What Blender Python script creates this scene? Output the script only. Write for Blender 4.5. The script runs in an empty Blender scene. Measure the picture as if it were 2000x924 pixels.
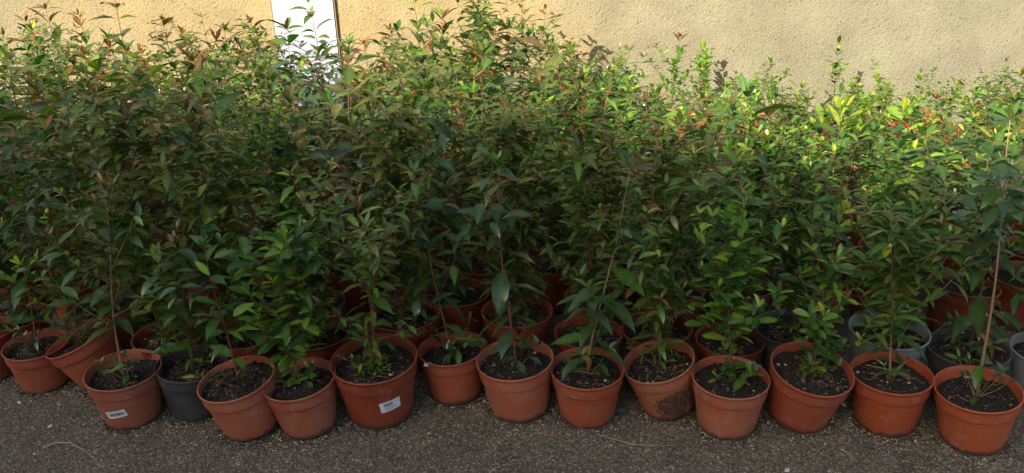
import bpy, math, random
from mathutils import Vector, Matrix, Euler

# ------------------------------------------------------------------ camera, light, exposure
S = bpy.context.scene
COL = S.collection
F, CX, CY = 1600.0, 1000.0, 462.0
PITCH, ROLL = math.radians(23.0), math.radians(1.6)
CAM = Vector((0.0, -1.63, 1.175))
_R = Vector((1, 0, 0)); _U = Vector((0, math.sin(PITCH), math.cos(PITCH))); FWD = Vector((0, math.cos(PITCH), -math.sin(PITCH)))
UP = _U * math.cos(ROLL) + _R * math.sin(ROLL)
RT = _R * math.cos(ROLL) - _U * math.sin(ROLL)
cd = bpy.data.cameras.new('camera'); cam = bpy.data.objects.new('camera', cd); COL.objects.link(cam)
m = Matrix((RT, UP, -FWD)).transposed().to_4x4(); m.translation = CAM
cam.matrix_world = m
cd.sensor_width = 36; cd.lens = F / 2000 * 36; cd.clip_start = 0.05; cd.clip_end = 500
cd.dof.use_dof = False
S.camera = cam

SUN_AZ, SUN_EL = math.radians(36), math.radians(27)      # travels towards +x,+y and down
LDIR = Vector((math.sin(SUN_AZ) * math.cos(SUN_EL), math.cos(SUN_AZ) * math.cos(SUN_EL), -math.sin(SUN_EL)))
W = bpy.data.worlds.new("World"); S.world = W; W.use_nodes = True
nt = W.node_tree
sky = nt.nodes.new('ShaderNodeTexSky'); sky.sky_type = 'NISHITA'; sky.sun_disc = False
sky.sun_elevation = SUN_EL
sky.sun_rotation = math.atan2(-LDIR.x, -LDIR.y)
sky.air_density = 1.0; sky.dust_density = 3.0; sky.ozone_density = 0.5
nt.links.new(sky.outputs[0], nt.nodes['Background'].inputs[0]); nt.nodes['Background'].inputs[1].default_value = 0.115
sl = bpy.data.lights.new('sun', 'SUN'); sl.energy = 4.8; sl.angle = math.radians(0.5); sl.color = (1.0, 0.93, 0.82)
so = bpy.data.objects.new('sun', sl); COL.objects.link(so); so.rotation_euler = LDIR.to_track_quat('-Z', 'Y').to_euler(); so.location = (-4, -6, 6)
S.view_settings.view_transform = 'Standard'; S.view_settings.look = 'None'
S.view_settings.exposure = 1.22; S.view_settings.gamma = 1.0; S.view_settings.use_curve_mapping = False
S.cycles.max_bounces = 8; S.cycles.transmission_bounces = 6; S.cycles.use_denoising = True

def ray(px, py): return (RT * ((px - CX) / F) + UP * ((CY - py) / F) + FWD)
def at_z(px, py, z):
    d = ray(px, py); return CAM + d * ((z - CAM.z) / d.z)
def at_y(px, py, y):
    d = ray(px, py); return CAM + d * ((y - CAM.y) / d.y)
def proj(p):
    v = Vector(p) - CAM; z = v.dot(FWD); return CX + F * v.dot(RT) / z, CY - F * v.dot(UP) / z, z

WALL_Y = 2.50

# ------------------------------------------------------------------ helpers
def tag(o, label=None, cat=None, group=None, kind=None):
    if label: o['label'] = label
    if cat: o['category'] = cat
    if group: o['group'] = group
    if kind: o['kind'] = kind
    return o
def empty(name, loc, rot=(0, 0, 0)):
    o = bpy.data.objects.new(name, None); COL.objects.link(o); o.location = loc; o.rotation_euler = rot
    o.empty_display_size = 0.05
    return o
class MB:
    def __init__(s): s.v = []; s.f = []; s.m = []; s.c = []
    def add(s, vs, fs, mi=0, col=None):
        n = len(s.v); s.v.extend(vs)
        for f in fs: s.f.append([i + n for i in f]); s.m.append(mi)
        if col is not None: s.c.extend([col] * len(vs))
    def mesh(s, name, mats, smooth=True):
        me = bpy.data.meshes.new(name); me.from_pydata([tuple(v) for v in s.v], [], s.f)
        for mt in (mats if isinstance(mats, (list, tuple)) else [mats]): me.materials.append(mt)
        me.polygons.foreach_set('material_index', s.m)
        me.polygons.foreach_set('use_smooth', [smooth] * len(s.f))
        if s.c:
            a = me.color_attributes.new('leaf_col', 'FLOAT_COLOR', 'POINT')
            flat = []
            for c in s.c: flat.extend((c[0], c[1], c[2], 1.0))
            a.data.foreach_set('color', flat)
        me.update(); return me
    def obj(s, name, mats, parent=None, smooth=True):
        o = bpy.data.objects.new(name, s.mesh(name, mats, smooth)); COL.objects.link(o)
        if parent: o.parent = parent
        return o
    def box(s, c, d, mi=0):
        x, y, z = c; a, b, h = d[0] / 2, d[1] / 2, d[2] / 2
        vs = [(x + i * a, y + j * b, z + k * h) for k in (-1, 1) for j in (-1, 1) for i in (-1, 1)]
        s.add(vs, [(0, 2, 3, 1), (4, 5, 7, 6), (0, 1, 5, 4), (2, 6, 7, 3), (0, 4, 6, 2), (1, 3, 7, 5)], mi)
    def tube(s, pts, rads, n=6, mi=0, cap=True):
        base = len(s.v); k = len(pts); vs = []
        for i, p in enumerate(pts):
            p = Vector(p)
            t = (Vector(pts[min(i + 1, k - 1)]) - Vector(pts[max(i - 1, 0)]))
            if t.length < 1e-9: t = Vector((0, 0, 1))
            t.normalize()
            a = Vector((1, 0, 0)) if abs(t.x) < 0.8 else Vector((0, 1, 0))
            u = t.cross(a).normalized(); w = t.cross(u)
            for j in range(n):
                q = 2 * math.pi * j / n; vs.append(p + (u * math.cos(q) + w * math.sin(q)) * rads[i])
        fs = [(i * n + j, i * n + (j + 1) % n, (i + 1) * n + (j + 1) % n, (i + 1) * n + j) for i in range(k - 1) for j in range(n)]
        if cap: fs.append(tuple(range(n))[::-1]); fs.append(tuple((k - 1) * n + j for j in range(n)))
        s.add(vs, fs, mi)

# ------------------------------------------------------------------ materials
def newmat(name):
    m = bpy.data.materials.new(name); m.use_nodes = True; t = m.node_tree
    return m, t, t.nodes['Principled BSDF']
def N(t, typ, **kw):
    n = t.nodes.new(typ)
    for k, v in kw.items(): setattr(n, k, v)
    return n
def noise(t, vec, scale, detail=4, rough=0.55):
    n = N(t, 'ShaderNodeTexNoise'); n.inputs['Scale'].default_value = scale; n.inputs['Detail'].default_value = detail; n.inputs['Roughness'].default_value = rough
    if vec: t.links.new(vec, n.inputs['Vector'])
    return n.outputs['Fac']
def ramp(t, fac, stops):
    r = N(t, 'ShaderNodeValToRGB'); e = r.color_ramp.elements
    while len(e) < len(stops): e.new(0.5)
    for i, (p, c) in enumerate(stops):
        e[i].position = p; e[i].color = (c[0], c[1], c[2], 1) if not isinstance(c, (int, float)) else (c, c, c, 1)
    t.links.new(fac, r.inputs[0]); return r.outputs[0]
def mix(t, fac, a, b, blend='MIX'):
    n = N(t, 'ShaderNodeMix', data_type='RGBA', blend_type=blend)
    for sock, val in ((n.inputs[0], fac), (n.inputs[6], a), (n.inputs[7], b)):
        if isinstance(val, bpy.types.NodeSocket): t.links.new(val, sock)
        elif isinstance(val, (int, float)): sock.default_value = val
        else: sock.default_value = (val[0], val[1], val[2], 1)
    return n.outputs[2]
def math_(t, op, a, b=None):
    n = N(t, 'ShaderNodeMath', operation=op)
    for i, val in enumerate((a, b)):
        if val is None: continue
        if isinstance(val, bpy.types.NodeSocket): t.links.new(val, n.inputs[i])
        else: n.inputs[i].default_value = val
    return n.outputs[0]
def bump(t, b, h, strength, dist, prev=None):
    n = N(t, 'ShaderNodeBump'); n.inputs['Strength'].default_value = strength; n.inputs['Distance'].default_value = dist
    t.links.new(h, n.inputs['Height'])
    if prev: t.links.new(prev, n.inputs['Normal'])
    if b: t.links.new(n.outputs[0], b.inputs['Normal'])
    return n.outputs[0]
def objco(t): return N(t, 'ShaderNodeTexCoord').outputs['Object']

def leaf_material():
    m, t, b = newmat('leaf_surface')
    a = N(t, 'ShaderNodeAttribute', attribute_name='leaf_col')
    oi = N(t, 'ShaderNodeObjectInfo')
    hs = N(t, 'ShaderNodeHueSaturation')
    hs.inputs['Hue'].default_value = 0.5
    v = math_(t, 'ADD', math_(t, 'MULTIPLY', oi.outputs['Random'], 0.45), 0.80)
    t.links.new(v, hs.inputs['Value']); t.links.new(a.outputs['Color'], hs.inputs['Color'])
    geo = N(t, 'ShaderNodeNewGeometry')
    back = mix(t, 1.0, hs.outputs[0], (1.5, 1.35, 1.2), 'MULTIPLY')
    pale = mix(t, 0.25, back, (0.14, 0.18, 0.06))
    colr = mix(t, geo.outputs['Backfacing'], hs.outputs[0], pale)
    n1 = noise(t, objco(t), 45, 3)
    colr = mix(t, 0.45, colr, mix(t, 1.0, colr, ramp(t, n1, [(0.3, 0.62), (0.7, 1.3)]), 'MULTIPLY'))
    t.links.new(colr, b.inputs['Base Color'])
    b.inputs['Roughness'].default_value = 0.21
    b.inputs['Specular IOR Level'].default_value = 0.55
    tr = N(t, 'ShaderNodeBsdfTranslucent')
    tc = mix(t, 1.0, colr, (2.2, 2.9, 0.8), 'MULTIPLY'); t.links.new(tc, tr.inputs[0])
    mx = N(t, 'ShaderNodeMixShader'); mx.inputs[0].default_value = 0.30
    t.links.new(b.outputs[0], mx.inputs[1]); t.links.new(tr.outputs[0], mx.inputs[2])
    t.links.new(mx.outputs[0], t.nodes['Material Output'].inputs[0])
    return m
def stem_material(name, c):
    m, t, b = newmat(name)
    n1 = noise(t, objco(t), 60, 4)
    t.links.new(mix(t, n1, [x * 0.6 for x in c], [x * 1.35 for x in c]), b.inputs['Base Color'])
    b.inputs['Roughness'].default_value = 0.7; return m
def pot_material(name, c, dusty=0.3, dark=False, mud=False, rough=0.5):
    m, t, b = newmat(name)
    co = objco(t)
    oi = N(t, 'ShaderNodeObjectInfo')
    sep = N(t, 'ShaderNodeSeparateXYZ'); t.links.new(co, sep.inputs[0])
    mapn = N(t, 'ShaderNodeVectorMath', operation='ADD'); t.links.new(co, mapn.inputs[0])
    cv = N(t, 'ShaderNodeCombineXYZ'); t.links.new(math_(t, 'MULTIPLY', oi.outputs['Random'], 40), cv.inputs[0]); t.links.new(cv.outputs[0], mapn.inputs[1])
    vec = mapn.outputs[0]
    big = noise(t, vec, 14, 5); fine = noise(t, vec, 160, 4)
    scr = noise(t, vec, 420, 2)
    lum = 0.6 if dark else 1
    dust = (0.40 * lum, 0.19 * lum, 0.12 * lum) if not dark else (0.13, 0.13, 0.125)
    c1 = mix(t, math_(t, 'MULTIPLY', ramp(t, big, [(0.38, 0.0), (0.72, 1.0)]), dusty), c, dust)
    c1 = mix(t, 0.5, c1, mix(t, 1.0, c1, ramp(t, fine, [(0.3, 0.75), (0.7, 1.15)]), 'MULTIPLY'))
    # per-pot tone
    c1 = mix(t, 1.0, c1, ramp(t, oi.outputs['Random'], [(0.0, (0.82, 0.82, 0.86)), (0.5, (1, 0.98, 0.95)), (1.0, (1.08, 1.08, 1.08))]), 'MULTIPLY')
    # soil splashes near the foot (their own shape)
    h = math_(t, 'SUBTRACT', math_(t, 'ADD', sep.outputs['Z'], math_(t, 'MULTIPLY', noise(t, vec, 38, 6, 0.7), -0.050)), -0.016)
    foot = ramp(t, h, [(0.0, 1.0), (0.006, 0.0)])
    specks = ramp(t, noise(t, vec, 210, 2), [(0.66, 0.0), (0.70, 1.0)])
    zf = ramp(t, sep.outputs['Z'], [(0.02, 1.0), (0.09, 0.15)])
    c2 = mix(t, math_(t, 'MULTIPLY', foot, 0.8), c1, (0.055, 0.04, 0.03))
    c2 = mix(t, math_(t, 'MULTIPLY', math_(t, 'MULTIPLY', specks, zf), 0.6), c2, (0.07, 0.05, 0.035))
    lime = ramp(t, noise(t, vec, 22, 8, 0.78), [(0.56, 0.0), (0.70, 0.42)])
    c2 = mix(t, lime, c2, (0.46, 0.36, 0.30) if not dark else (0.22, 0.21, 0.19))
    if mud:
        dx = math_(t, 'SUBTRACT', sep.outputs['X'], 0.014); dz = math_(t, 'SUBTRACT', sep.outputs['Z'], 0.050)
        d = math_(t, 'ADD', math_(t, 'POWER', math_(t, 'ABSOLUTE', math_(t, 'DIVIDE', dx, 0.052)), 2.0), math_(t, 'POWER', math_(t, 'ABSOLUTE', math_(t, 'DIVIDE', dz, 0.050)), 2.0))
        d = math_(t, 'ADD', d, math_(t, 'MULTIPLY', math_(t, 'SUBTRACT', noise(t, vec, 40, 6, 0.7), 0.5), 2.2))
        fr = math_(t, 'LESS_THAN', sep.outputs['Y'], 0.0)
        mm = math_(t, 'MULTIPLY', math_(t, 'MULTIPLY', ramp(t, d, [(0.55, 1.0), (1.0, 0.0)]), fr), ramp(t, noise(t, vec, 110, 5, 0.75), [(0.38, 0.15), (0.52, 0.95)]))
        soilc = mix(t, ramp(t, noise(t, vec, 330, 3), [(0.55, 0.0), (0.75, 1.0)]), (0.040, 0.028, 0.020), (0.16, 0.095, 0.055))
        c2 = mix(t, mm, c2, soilc)
        b1 = bump(t, None, math_(t, 'MULTIPLY', mm, noise(t, vec, 330, 3)), 0.9, 0.006)
    t.links.new(c2, b.inputs['Base Color'])
    b.inputs['Roughness'].default_value = rough
    t.links.new(ramp(t, big, [(0.3, rough - 0.08), (0.7, rough + 0.18)]), b.inputs['Roughness'])
    nb = bump(t, b, scr, 0.25, 0.0006)
    if mud: bump(t, b, scr, 0.25, 0.0006, b1)
    return m
def soil_material(name, wet=1.0):
    m, t, b = newmat(name)
    co = objco(t)
    oi = N(t, 'ShaderNodeObjectInfo')
    mapn = N(t, 'ShaderNodeVectorMath', operation='ADD'); t.links.new(co, mapn.inputs[0])
    cv = N(t, 'ShaderNodeCombineXYZ'); t.links.new(math_(t, 'MULTIPLY', oi.outputs['Random'], 30), cv.inputs[1]); t.links.new(cv.outputs[0], mapn.inputs[1])
    vec = mapn.outputs[0]
    n1 = noise(t, vec, 150, 5, 0.7)
    c = ramp(t, n1, [(0.35, (0.006, 0.005, 0.004)), (0.52, (0.020, 0.014, 0.010)), (0.68, (0.05, 0.033, 0.022))])
    vo = N(t, 'ShaderNodeTexVoronoi'); vo.inputs['Scale'].default_value = 190; t.links.new(vec, vo.inputs['Vector'])
    bark = ramp(t, math_(t, 'ADD', vo.outputs['Distance'], math_(t, 'MULTIPLY', noise(t, vec, 28, 2), -0.3)), [(0.02, 1.0), (0.08, 0.0)])
    c = mix(t, math_(t, 'MULTIPLY', bark, 0.35), c, (0.20, 0.13, 0.08))
    t.links.new(c, b.inputs['Base Color']); b.inputs['Roughness'].default_value = 0.85
    bump(t, b, n1, 1.0, 0.006); return m
def ground_material():
    m, t, b = newmat('gravelly_ground')
    co = objco(t)
    vo = N(t, 'ShaderNodeTexVoronoi'); vo.inputs['Scale'].default_value = 215; t.links.new(co, vo.inputs['Vector'])
    vo2 = N(t, 'ShaderNodeTexVoronoi'); vo2.inputs['Scale'].default_value = 120; t.links.new(co, vo2.inputs['Vector'])
    sp = N(t, 'ShaderNodeSeparateXYZ'); t.links.new(vo.outputs['Color'], sp.inputs[0])
    n1 = noise(t, co, 9, 5); n2 = noise(t, co, 300, 5, 0.7)
    c = ramp(t, sp.outputs[0], [(0.0, (0.115, 0.093, 0.060)), (0.45, (0.172, 0.142, 0.095)), (0.80, (0.235, 0.198, 0.135)), (0.96, (0.36, 0.30, 0.20)), (1.0, (0.6, 0.54, 0.42))])
    edge = ramp(t, vo.outputs['Distance'], [(0.35, 1.0), (0.75, 0.60)])
    c = mix(t, 1.0, c, edge, 'MULTIPLY')
    c = mix(t, 1.0, c, ramp(t, n1, [(0.3, (0.72, 0.70, 0.68)), (0.7, (1.15, 1.15, 1.15))]), 'MULTIPLY')
    c = mix(t, 1.0, c, ramp(t, n2, [(0.3, 0.6), (0.7, 1.3)]), 'MULTIPLY')
    t.links.new(c, b.inputs['Base Color']); b.inputs['Roughness'].default_value = 0.85
    h = math_(t, 'ADD', math_(t, 'MULTIPLY', vo.outputs['Distance'], -1.0), math_(t, 'ADD', math_(t, 'MULTIPLY', vo2.outputs['Distance'], -0.8), n2))
    bump(t, b, h, 1.0, 0.0035); return m
def stucco_material():
    m, t, b = newmat('ochre_stucco')
    co = objco(t)
    sep = N(t, 'ShaderNodeSeparateXYZ'); t.links.new(co, sep.inputs[0])
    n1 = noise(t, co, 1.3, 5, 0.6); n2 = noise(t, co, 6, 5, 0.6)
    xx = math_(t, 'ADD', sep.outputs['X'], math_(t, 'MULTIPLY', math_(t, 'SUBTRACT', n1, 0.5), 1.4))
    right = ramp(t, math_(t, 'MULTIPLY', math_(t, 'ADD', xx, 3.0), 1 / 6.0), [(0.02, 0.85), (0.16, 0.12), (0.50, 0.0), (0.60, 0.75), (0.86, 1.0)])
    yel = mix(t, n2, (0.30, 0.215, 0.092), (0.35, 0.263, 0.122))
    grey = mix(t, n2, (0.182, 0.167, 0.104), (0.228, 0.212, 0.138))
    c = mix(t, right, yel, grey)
    st = ramp(t, noise(t, co, 2.6, 6, 0.7), [(0.45, 0.0), (0.66, 0.45)])
    c = mix(t, st, c, (0.21, 0.187, 0.115))
    # pits
    mp = N(t, 'ShaderNodeMapping'); mp.inputs['Scale'].default_value = (1.0, 1.0, 1.0); mp.inputs['Rotation'].default_value = (0, 0.6, 0); t.links.new(co, mp.inputs[0])
    f1 = noise(t, mp.outputs[0], 115, 3, 0.45); f2 = noise(t, mp.outputs[0], 190, 3, 0.6)
    pit = ramp(t, noise(t, mp.outputs[0], 95, 2, 0.5), [(0.24, 1.0), (0.34, 0.0)])
    c = mix(t, math_(t, 'MULTIPLY', pit, 0.5), c, (0.17, 0.125, 0.065))
    blot = ramp(t, noise(t, co, 4.5, 7, 0.65), [(0.36, (0.86, 0.85, 0.84)), (0.64, (1.1, 1.1, 1.1))])
    c = mix(t, 1.0, c, blot, 'MULTIPLY')
    stk = N(t, 'ShaderNodeMapping'); stk.inputs['Scale'].default_value = (9, 1, 0.5); t.links.new(co, stk.inputs[0])
    c = mix(t, ramp(t, noise(t, stk.outputs[0], 1.0, 5, 0.6), [(0.58, 0.0), (0.75, 0.45)]), c, (0.19, 0.165, 0.115))
    wh = ramp(t, noise(t, co, 17, 2, 0.5), [(0.80, 0.0), (0.82, 0.8)])
    c = mix(t, wh, c, (0.8, 0.75, 0.62))
    t.links.new(c, b.inputs['Base Color']); b.inputs['Roughness'].default_value = 0.9
    h = math_(t, 'SUBTRACT', math_(t, 'ADD', f1, math_(t, 'MULTIPLY', f2, 0.35)), math_(t, 'MULTIPLY', pit, 0.8))
    bump(t, b, h, 0.85, 0.007); return m
def flat_mat(name, c, rough=0.6, nscale=40, amt=0.25):
    m, t, b = newmat(name)
    n1 = noise(t, objco(t), nscale, 4)
    t.links.new(mix(t, n1, [x * (1 - amt) for x in c], [min(1, x * (1 + amt)) for x in c]), b.inputs['Base Color'])
    b.inputs['Roughness'].default_value = rough; return m

M_LEAF = leaf_material()
M_STEM = stem_material('stem_bark', (0.13, 0.075, 0.045))
M_CANE = stem_material('pale_stem_bark', (0.30, 0.19, 0.10))
M_RED = stem_material('reddish_stem_bark', (0.20, 0.06, 0.035))
POTM = {
    'terra': pot_material('terracotta_plastic', (0.32, 0.068, 0.029), 0.28),
    'faded': pot_material('faded_terracotta_plastic', (0.33, 0.084, 0.040), 0.45, rough=0.6),
    'orange': pot_material('bright_terracotta_plastic', (0.38, 0.076, 0.024), 0.16),
    'dark': pot_material('red_brown_and_shaded_plastic', (0.23, 0.042, 0.018), 0.12, rough=0.42),  # true tone of some pots; painted shade for pots in the dim rows
    'mud': pot_material('muddy_terracotta_plastic', (0.35, 0.105, 0.048), 0.4, mud=True),
    'black': pot_material('black_plastic', (0.028, 0.032, 0.038), 0.5, dark=True),
    'charcoal': pot_material('charcoal_plastic', (0.06, 0.065, 0.07), 0.3, dark=True),
    'grey': pot_material('grey_plastic', (0.27, 0.30, 0.33), 0.1, dark=True),
}
M_SOIL = soil_material('potting_soil')
M_PERL = flat_mat('perlite_grain', (0.62, 0.60, 0.55), 0.8)
M_PAPER = flat_mat('sticker_paper', (0.72, 0.76, 0.80), 0.4, 30, 0.05)
M_INK = flat_mat('sticker_ink', (0.05, 0.05, 0.09), 0.5)
M_TWIG = flat_mat('dry_twig', (0.36, 0.28, 0.18), 0.8)
M_CHIP = flat_mat('pale_chip', (0.62, 0.56, 0.46), 0.7, 60, 0.25)
M_DRY = flat_mat('dry_leaf_litter', (0.20, 0.11, 0.055), 0.7, 90, 0.5)

# ------------------------------------------------------------------ setting
mb = MB(); mb.add([(-60, -60, 0), (60, -60, 0), (60, 60, 0), (-60, 60, 0)], [(0, 1, 2, 3)])
tag(mb.obj('ground', ground_material(), smooth=False), kind='structure')

random.seed(11)
mb = MB(); mb.box((0, WALL_Y + 0.15, 1.45), (14, 0.30, 2.9))
wall = empty('stucco_wall', (0, WALL_Y, 0))
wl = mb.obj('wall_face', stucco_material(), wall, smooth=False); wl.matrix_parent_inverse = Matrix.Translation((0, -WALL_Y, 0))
mb = MB(); mb.box((0, WALL_Y + 0.15, 2.94), (14.1, 0.42, 0.08))
cp = mb.obj('coping', flat_mat('concrete_coping', (0.42, 0.40, 0.36), 0.85, 12, 0.2), wall, smooth=False); cp.matrix_parent_inverse = Matrix.Translation((0, -WALL_Y, 0))
tag(wall, 'rough ochre yellow stucco wall standing behind all the potted saplings', 'wall')

# white panel fixed to the wall
a = at_y(527, 0, WALL_Y - 0.012); bq = at_y(653, 0, WALL_Y - 0.012)
pw = bq.x - a.x; pcx = (a.x + bq.x) / 2
pn = empty('white_panel', (pcx, WALL_Y, 0.06))
mb = MB(); mb.box((0, -0.0115, 0.60), (pw - 0.016, 0.019, 1.20))
mb.obj('panel_board', flat_mat('white_painted_board', (0.38, 0.40, 0.44), 0.5, 4, 0.10), pn, smooth=False)
mb = MB()
for sx in (-1, 1): mb.box((sx * (pw / 2 - 0.002), -0.0080, 0.60), (0.004, 0.0150, 1.20))
mb.obj('edge_strip', flat_mat('brown_edge_strip', (0.26, 0.17, 0.09), 0.7), pn, smooth=False)
tag(pn, 'tall white board with thin brown edges fixed to the yellow wall', 'panel')

# unseen house added behind the camera: roofline placed to shade the front of the display
T = 13.0
g0 = Vector((1.0, 0.98, 0.13)); g1 = Vector((-1.5, 2.15, 0.13))
e0 = g0 - LDIR * T; e1 = g1 - LDIR * T
ed = (e1 - e0).normalized(); ed.z = 0; ed.normalize(); nn = Vector((-ed.y, ed.x, 0))
if nn.y > 0: nn = -nn
H = e0.z
mid = e0 + ed * 2.0
house = empty('added_shade_house', (mid.x, mid.y, 0), (0, 0, math.atan2(ed.y, ed.x)))
# local x along facade; local y: sign so that house extends away
sgn = 1 if (Matrix.Rotation(math.atan2(ed.y, ed.x), 3, 'Z') @ Vector((0, 1, 0))).dot(nn) > 0 else -1
mb = MB(); mb.box((0, sgn * 3.05, (H - 0.12) / 2), (22, 6, H - 0.12))
mb.obj('wall', flat_mat('house_render', (0.20, 0.17, 0.13), 0.9, 3, 0.1), house, smooth=False)
mb = MB(); mb.box((0, sgn * 3.0, H - 0.06), (22.4, 6.2 - 0.2, 0.12))
mb.obj('roof', flat_mat('roof_slab', (0.34, 0.30, 0.26), 0.9, 5, 0.1), house, smooth=False)
for i in range(5):
    for k in range(2):
        mb = MB(); mb.box((-8 + i * 4, sgn * 0.05, 1.6 + k * 2.9), (1.3, 0.04, 1.3))
        w = mb.obj('window', flat_mat('window_glass', (0.05, 0.06, 0.07), 0.1), house, smooth=False) if (i == 0 and k == 0) else None
        if w is None:
            w = mb.obj('window', bpy.data.materials['window_glass'], house, smooth=False)
tag(house, 'unseen brown flat roofed house added behind the viewer to shade the front pots', 'building')

# ------------------------------------------------------------------ pots
def ring_lathe(mb, prof, n, mi=0, notch=False):
    k = len(prof); vs = []
    for r, z in prof:
        for j in range(n):
            q = 2 * math.pi * j / n; vs.append((r * math.cos(q), r * math.sin(q), z))
    fs = [(i * n + j, i * n + (j + 1) % n, (i + 1) * n + (j + 1) % n, (i + 1) * n + j) for i in range(k - 1) for j in range(n)]
    mb.add(vs, fs, mi)
# unit pot: outer rim radius 0.0925, height 0.140
R0, H0 = 0.0925, 0.140
def body_r(z): return 0.0690 + (0.0835 - 0.0690) * (z / 0.098)
def pot_mesh(n=40):
    mb = MB()
    prof = [(0.0, 0.004), (0.060, 0.004), (0.062, 0.0), (0.0665, 0.0), (0.0680, 0.004), (0.0690, 0.008), (body_r(0.03), 0.03), (body_r(0.06), 0.06), (body_r(0.085), 0.085),
            (body_r(0.097), 0.097), (0.0838, 0.1005), (0.0872, 0.1030), (0.0880, 0.1060), (0.0893, 0.125), (0.0902, 0.1345), (0.0920, 0.1362), (0.0925, 0.1383), (0.0917, 0.1400),
            (0.0890, 0.1400), (0.0880, 0.1385), (0.0868, 0.120), (0.0850, 0.103), (0.0825, 0.095), (0.080, 0.075)]
    ring_lathe(mb, prof, n)
    return mb.mesh('pot', POTM['terra'])
POT_HI = pot_mesh(64); POT_LO = pot_mesh(28)
SOILZ = 0.116
def soil_mesh(seed, n=40, rings=14, amp=0.004, perl=90, chips=14, level=0.0):
    rnd = random.Random(seed); mb = MB(); R = 0.0864
    from mathutils import noise as mn
    vs = [(0, 0, SOILZ)]; off = Vector((seed * 3.7, 0, 0))
    def hz(x, y):
        p = Vector((x, y, 0))
        return SOILZ + level + mn.noise(p * 22 + off) * amp * 1.4 + mn.noise(p * 75 + off) * amp * 0.8 + mn.noise(p * 190 + off) * amp * 0.5 + 0.005 * (1 - (x * x + y * y) / R / R) * 0.6
    vs[0] = (0, 0, hz(0, 0))
    for i in range(1, rings + 1):
        r = R * i / rings
        for j in range(n):
            q = 2 * math.pi * (j + 0.5 * (i % 2)) / n; x, y = r * math.cos(q), r * math.sin(q); vs.append((x, y, hz(x, y)))
    fs = [(0, 1 + j, 1 + (j + 1) % n) for j in range(n)]
    for i in range(rings - 1):
        a, b = 1 + i * n, 1 + (i + 1) * n
        for j in range(n): fs.append((a + j, b + j, b + (j + 1) % n, a + (j + 1) % n))
    mb.add(vs, fs, 0)
    def lump(x, y, s, mi, flat=1.0):
        z = hz(x, y) + s * 0.3 * flat; ax = rnd.uniform(0, 6.28)
        sx, sy, sz = s * rnd.uniform(0.7, 1.3), s * rnd.uniform(0.6, 1.0), s * rnd.uniform(0.5, 0.9) * flat
        P = []
        for v in ((1, 0, 0), (-1, 0, 0), (0, 1, 0), (0, -1, 0), (0, 0, 1), (0, 0, -1)):
            vx, vy, vz = v[0] * sx, v[1] * sy, v[2] * sz
            P.append((x + vx * math.cos(ax) - vy * math.sin(ax), y + vx * math.sin(ax) + vy * math.cos(ax), z + vz + rnd.uniform(-.2, .2) * s * flat))
        mb.add(P, [(0, 2, 4), (2, 1, 4), (1, 3, 4), (3, 0, 4), (2, 0, 5), (1, 2, 5), (3, 1, 5), (0, 3, 5)], mi)
    for k in range(perl):
        r = R * math.sqrt(rnd.random()) * 0.97; q = rnd.uniform(0, 6.28)
        lump(r * math.cos(q), r * math.sin(q), rnd.choice((0.0006, 0.0008, 0.0011, 0.0016)), 1)
    for k in range(perl * 2):
        r = R * math.sqrt(rnd.random()) * 0.97; q = rnd.uniform(0, 6.28)
        lump(r * math.cos(q), r * math.sin(q), rnd.uniform(0.002, 0.0045), 0)
    for k in range(chips):
        r = R * math.sqrt(rnd.random()) * 0.9; q = rnd.uniform(0, 6.28)
        lump(r * math.cos(q), r * math.sin(q), rnd.uniform(0.003, 0.008), 2, 0.3)
    for k in range(chips // 6):
        r = R * math.sqrt(rnd.random()) * 0.9; q = rnd.uniform(0, 6.28)
        lump(r * math.cos(q), r * math.sin(q), rnd.uniform(0.003, 0.0065), 3, 0.3)
    for k in range(chips // 3):
        r = R * math.sqrt(rnd.random()) * 0.7; q = rnd.uniform(0, 6.28); x, y = r * math.cos(q), r * math.sin(q); an = rnd.uniform(0, 6.28); L = rnd.uniform(0.01, 0.028)
        pts = [(x + L * s * math.cos(an + s * .4), y + L * s * math.sin(an + s * .4), hz(x, y) + 0.003 + 0.002 * math.sin(s * 3)) for s in (-1, -.3, .3, 1)]
        pts = [(px_, py_, pz_) for px_, py_, pz_ in pts if px_ * px_ + py_ * py_ < 0.082 ** 2]
        if len(pts) > 1: mb.tube(pts, [0.0008] * len(pts), 5, 2)
    return mb.mesh('soil', [M_SOIL, M_PERL, M_DRY, M_CHIP])
SOIL_LO = [soil_mesh(100 + i, 20, 6, perl=40, chips=6) for i in range(5)]

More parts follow.
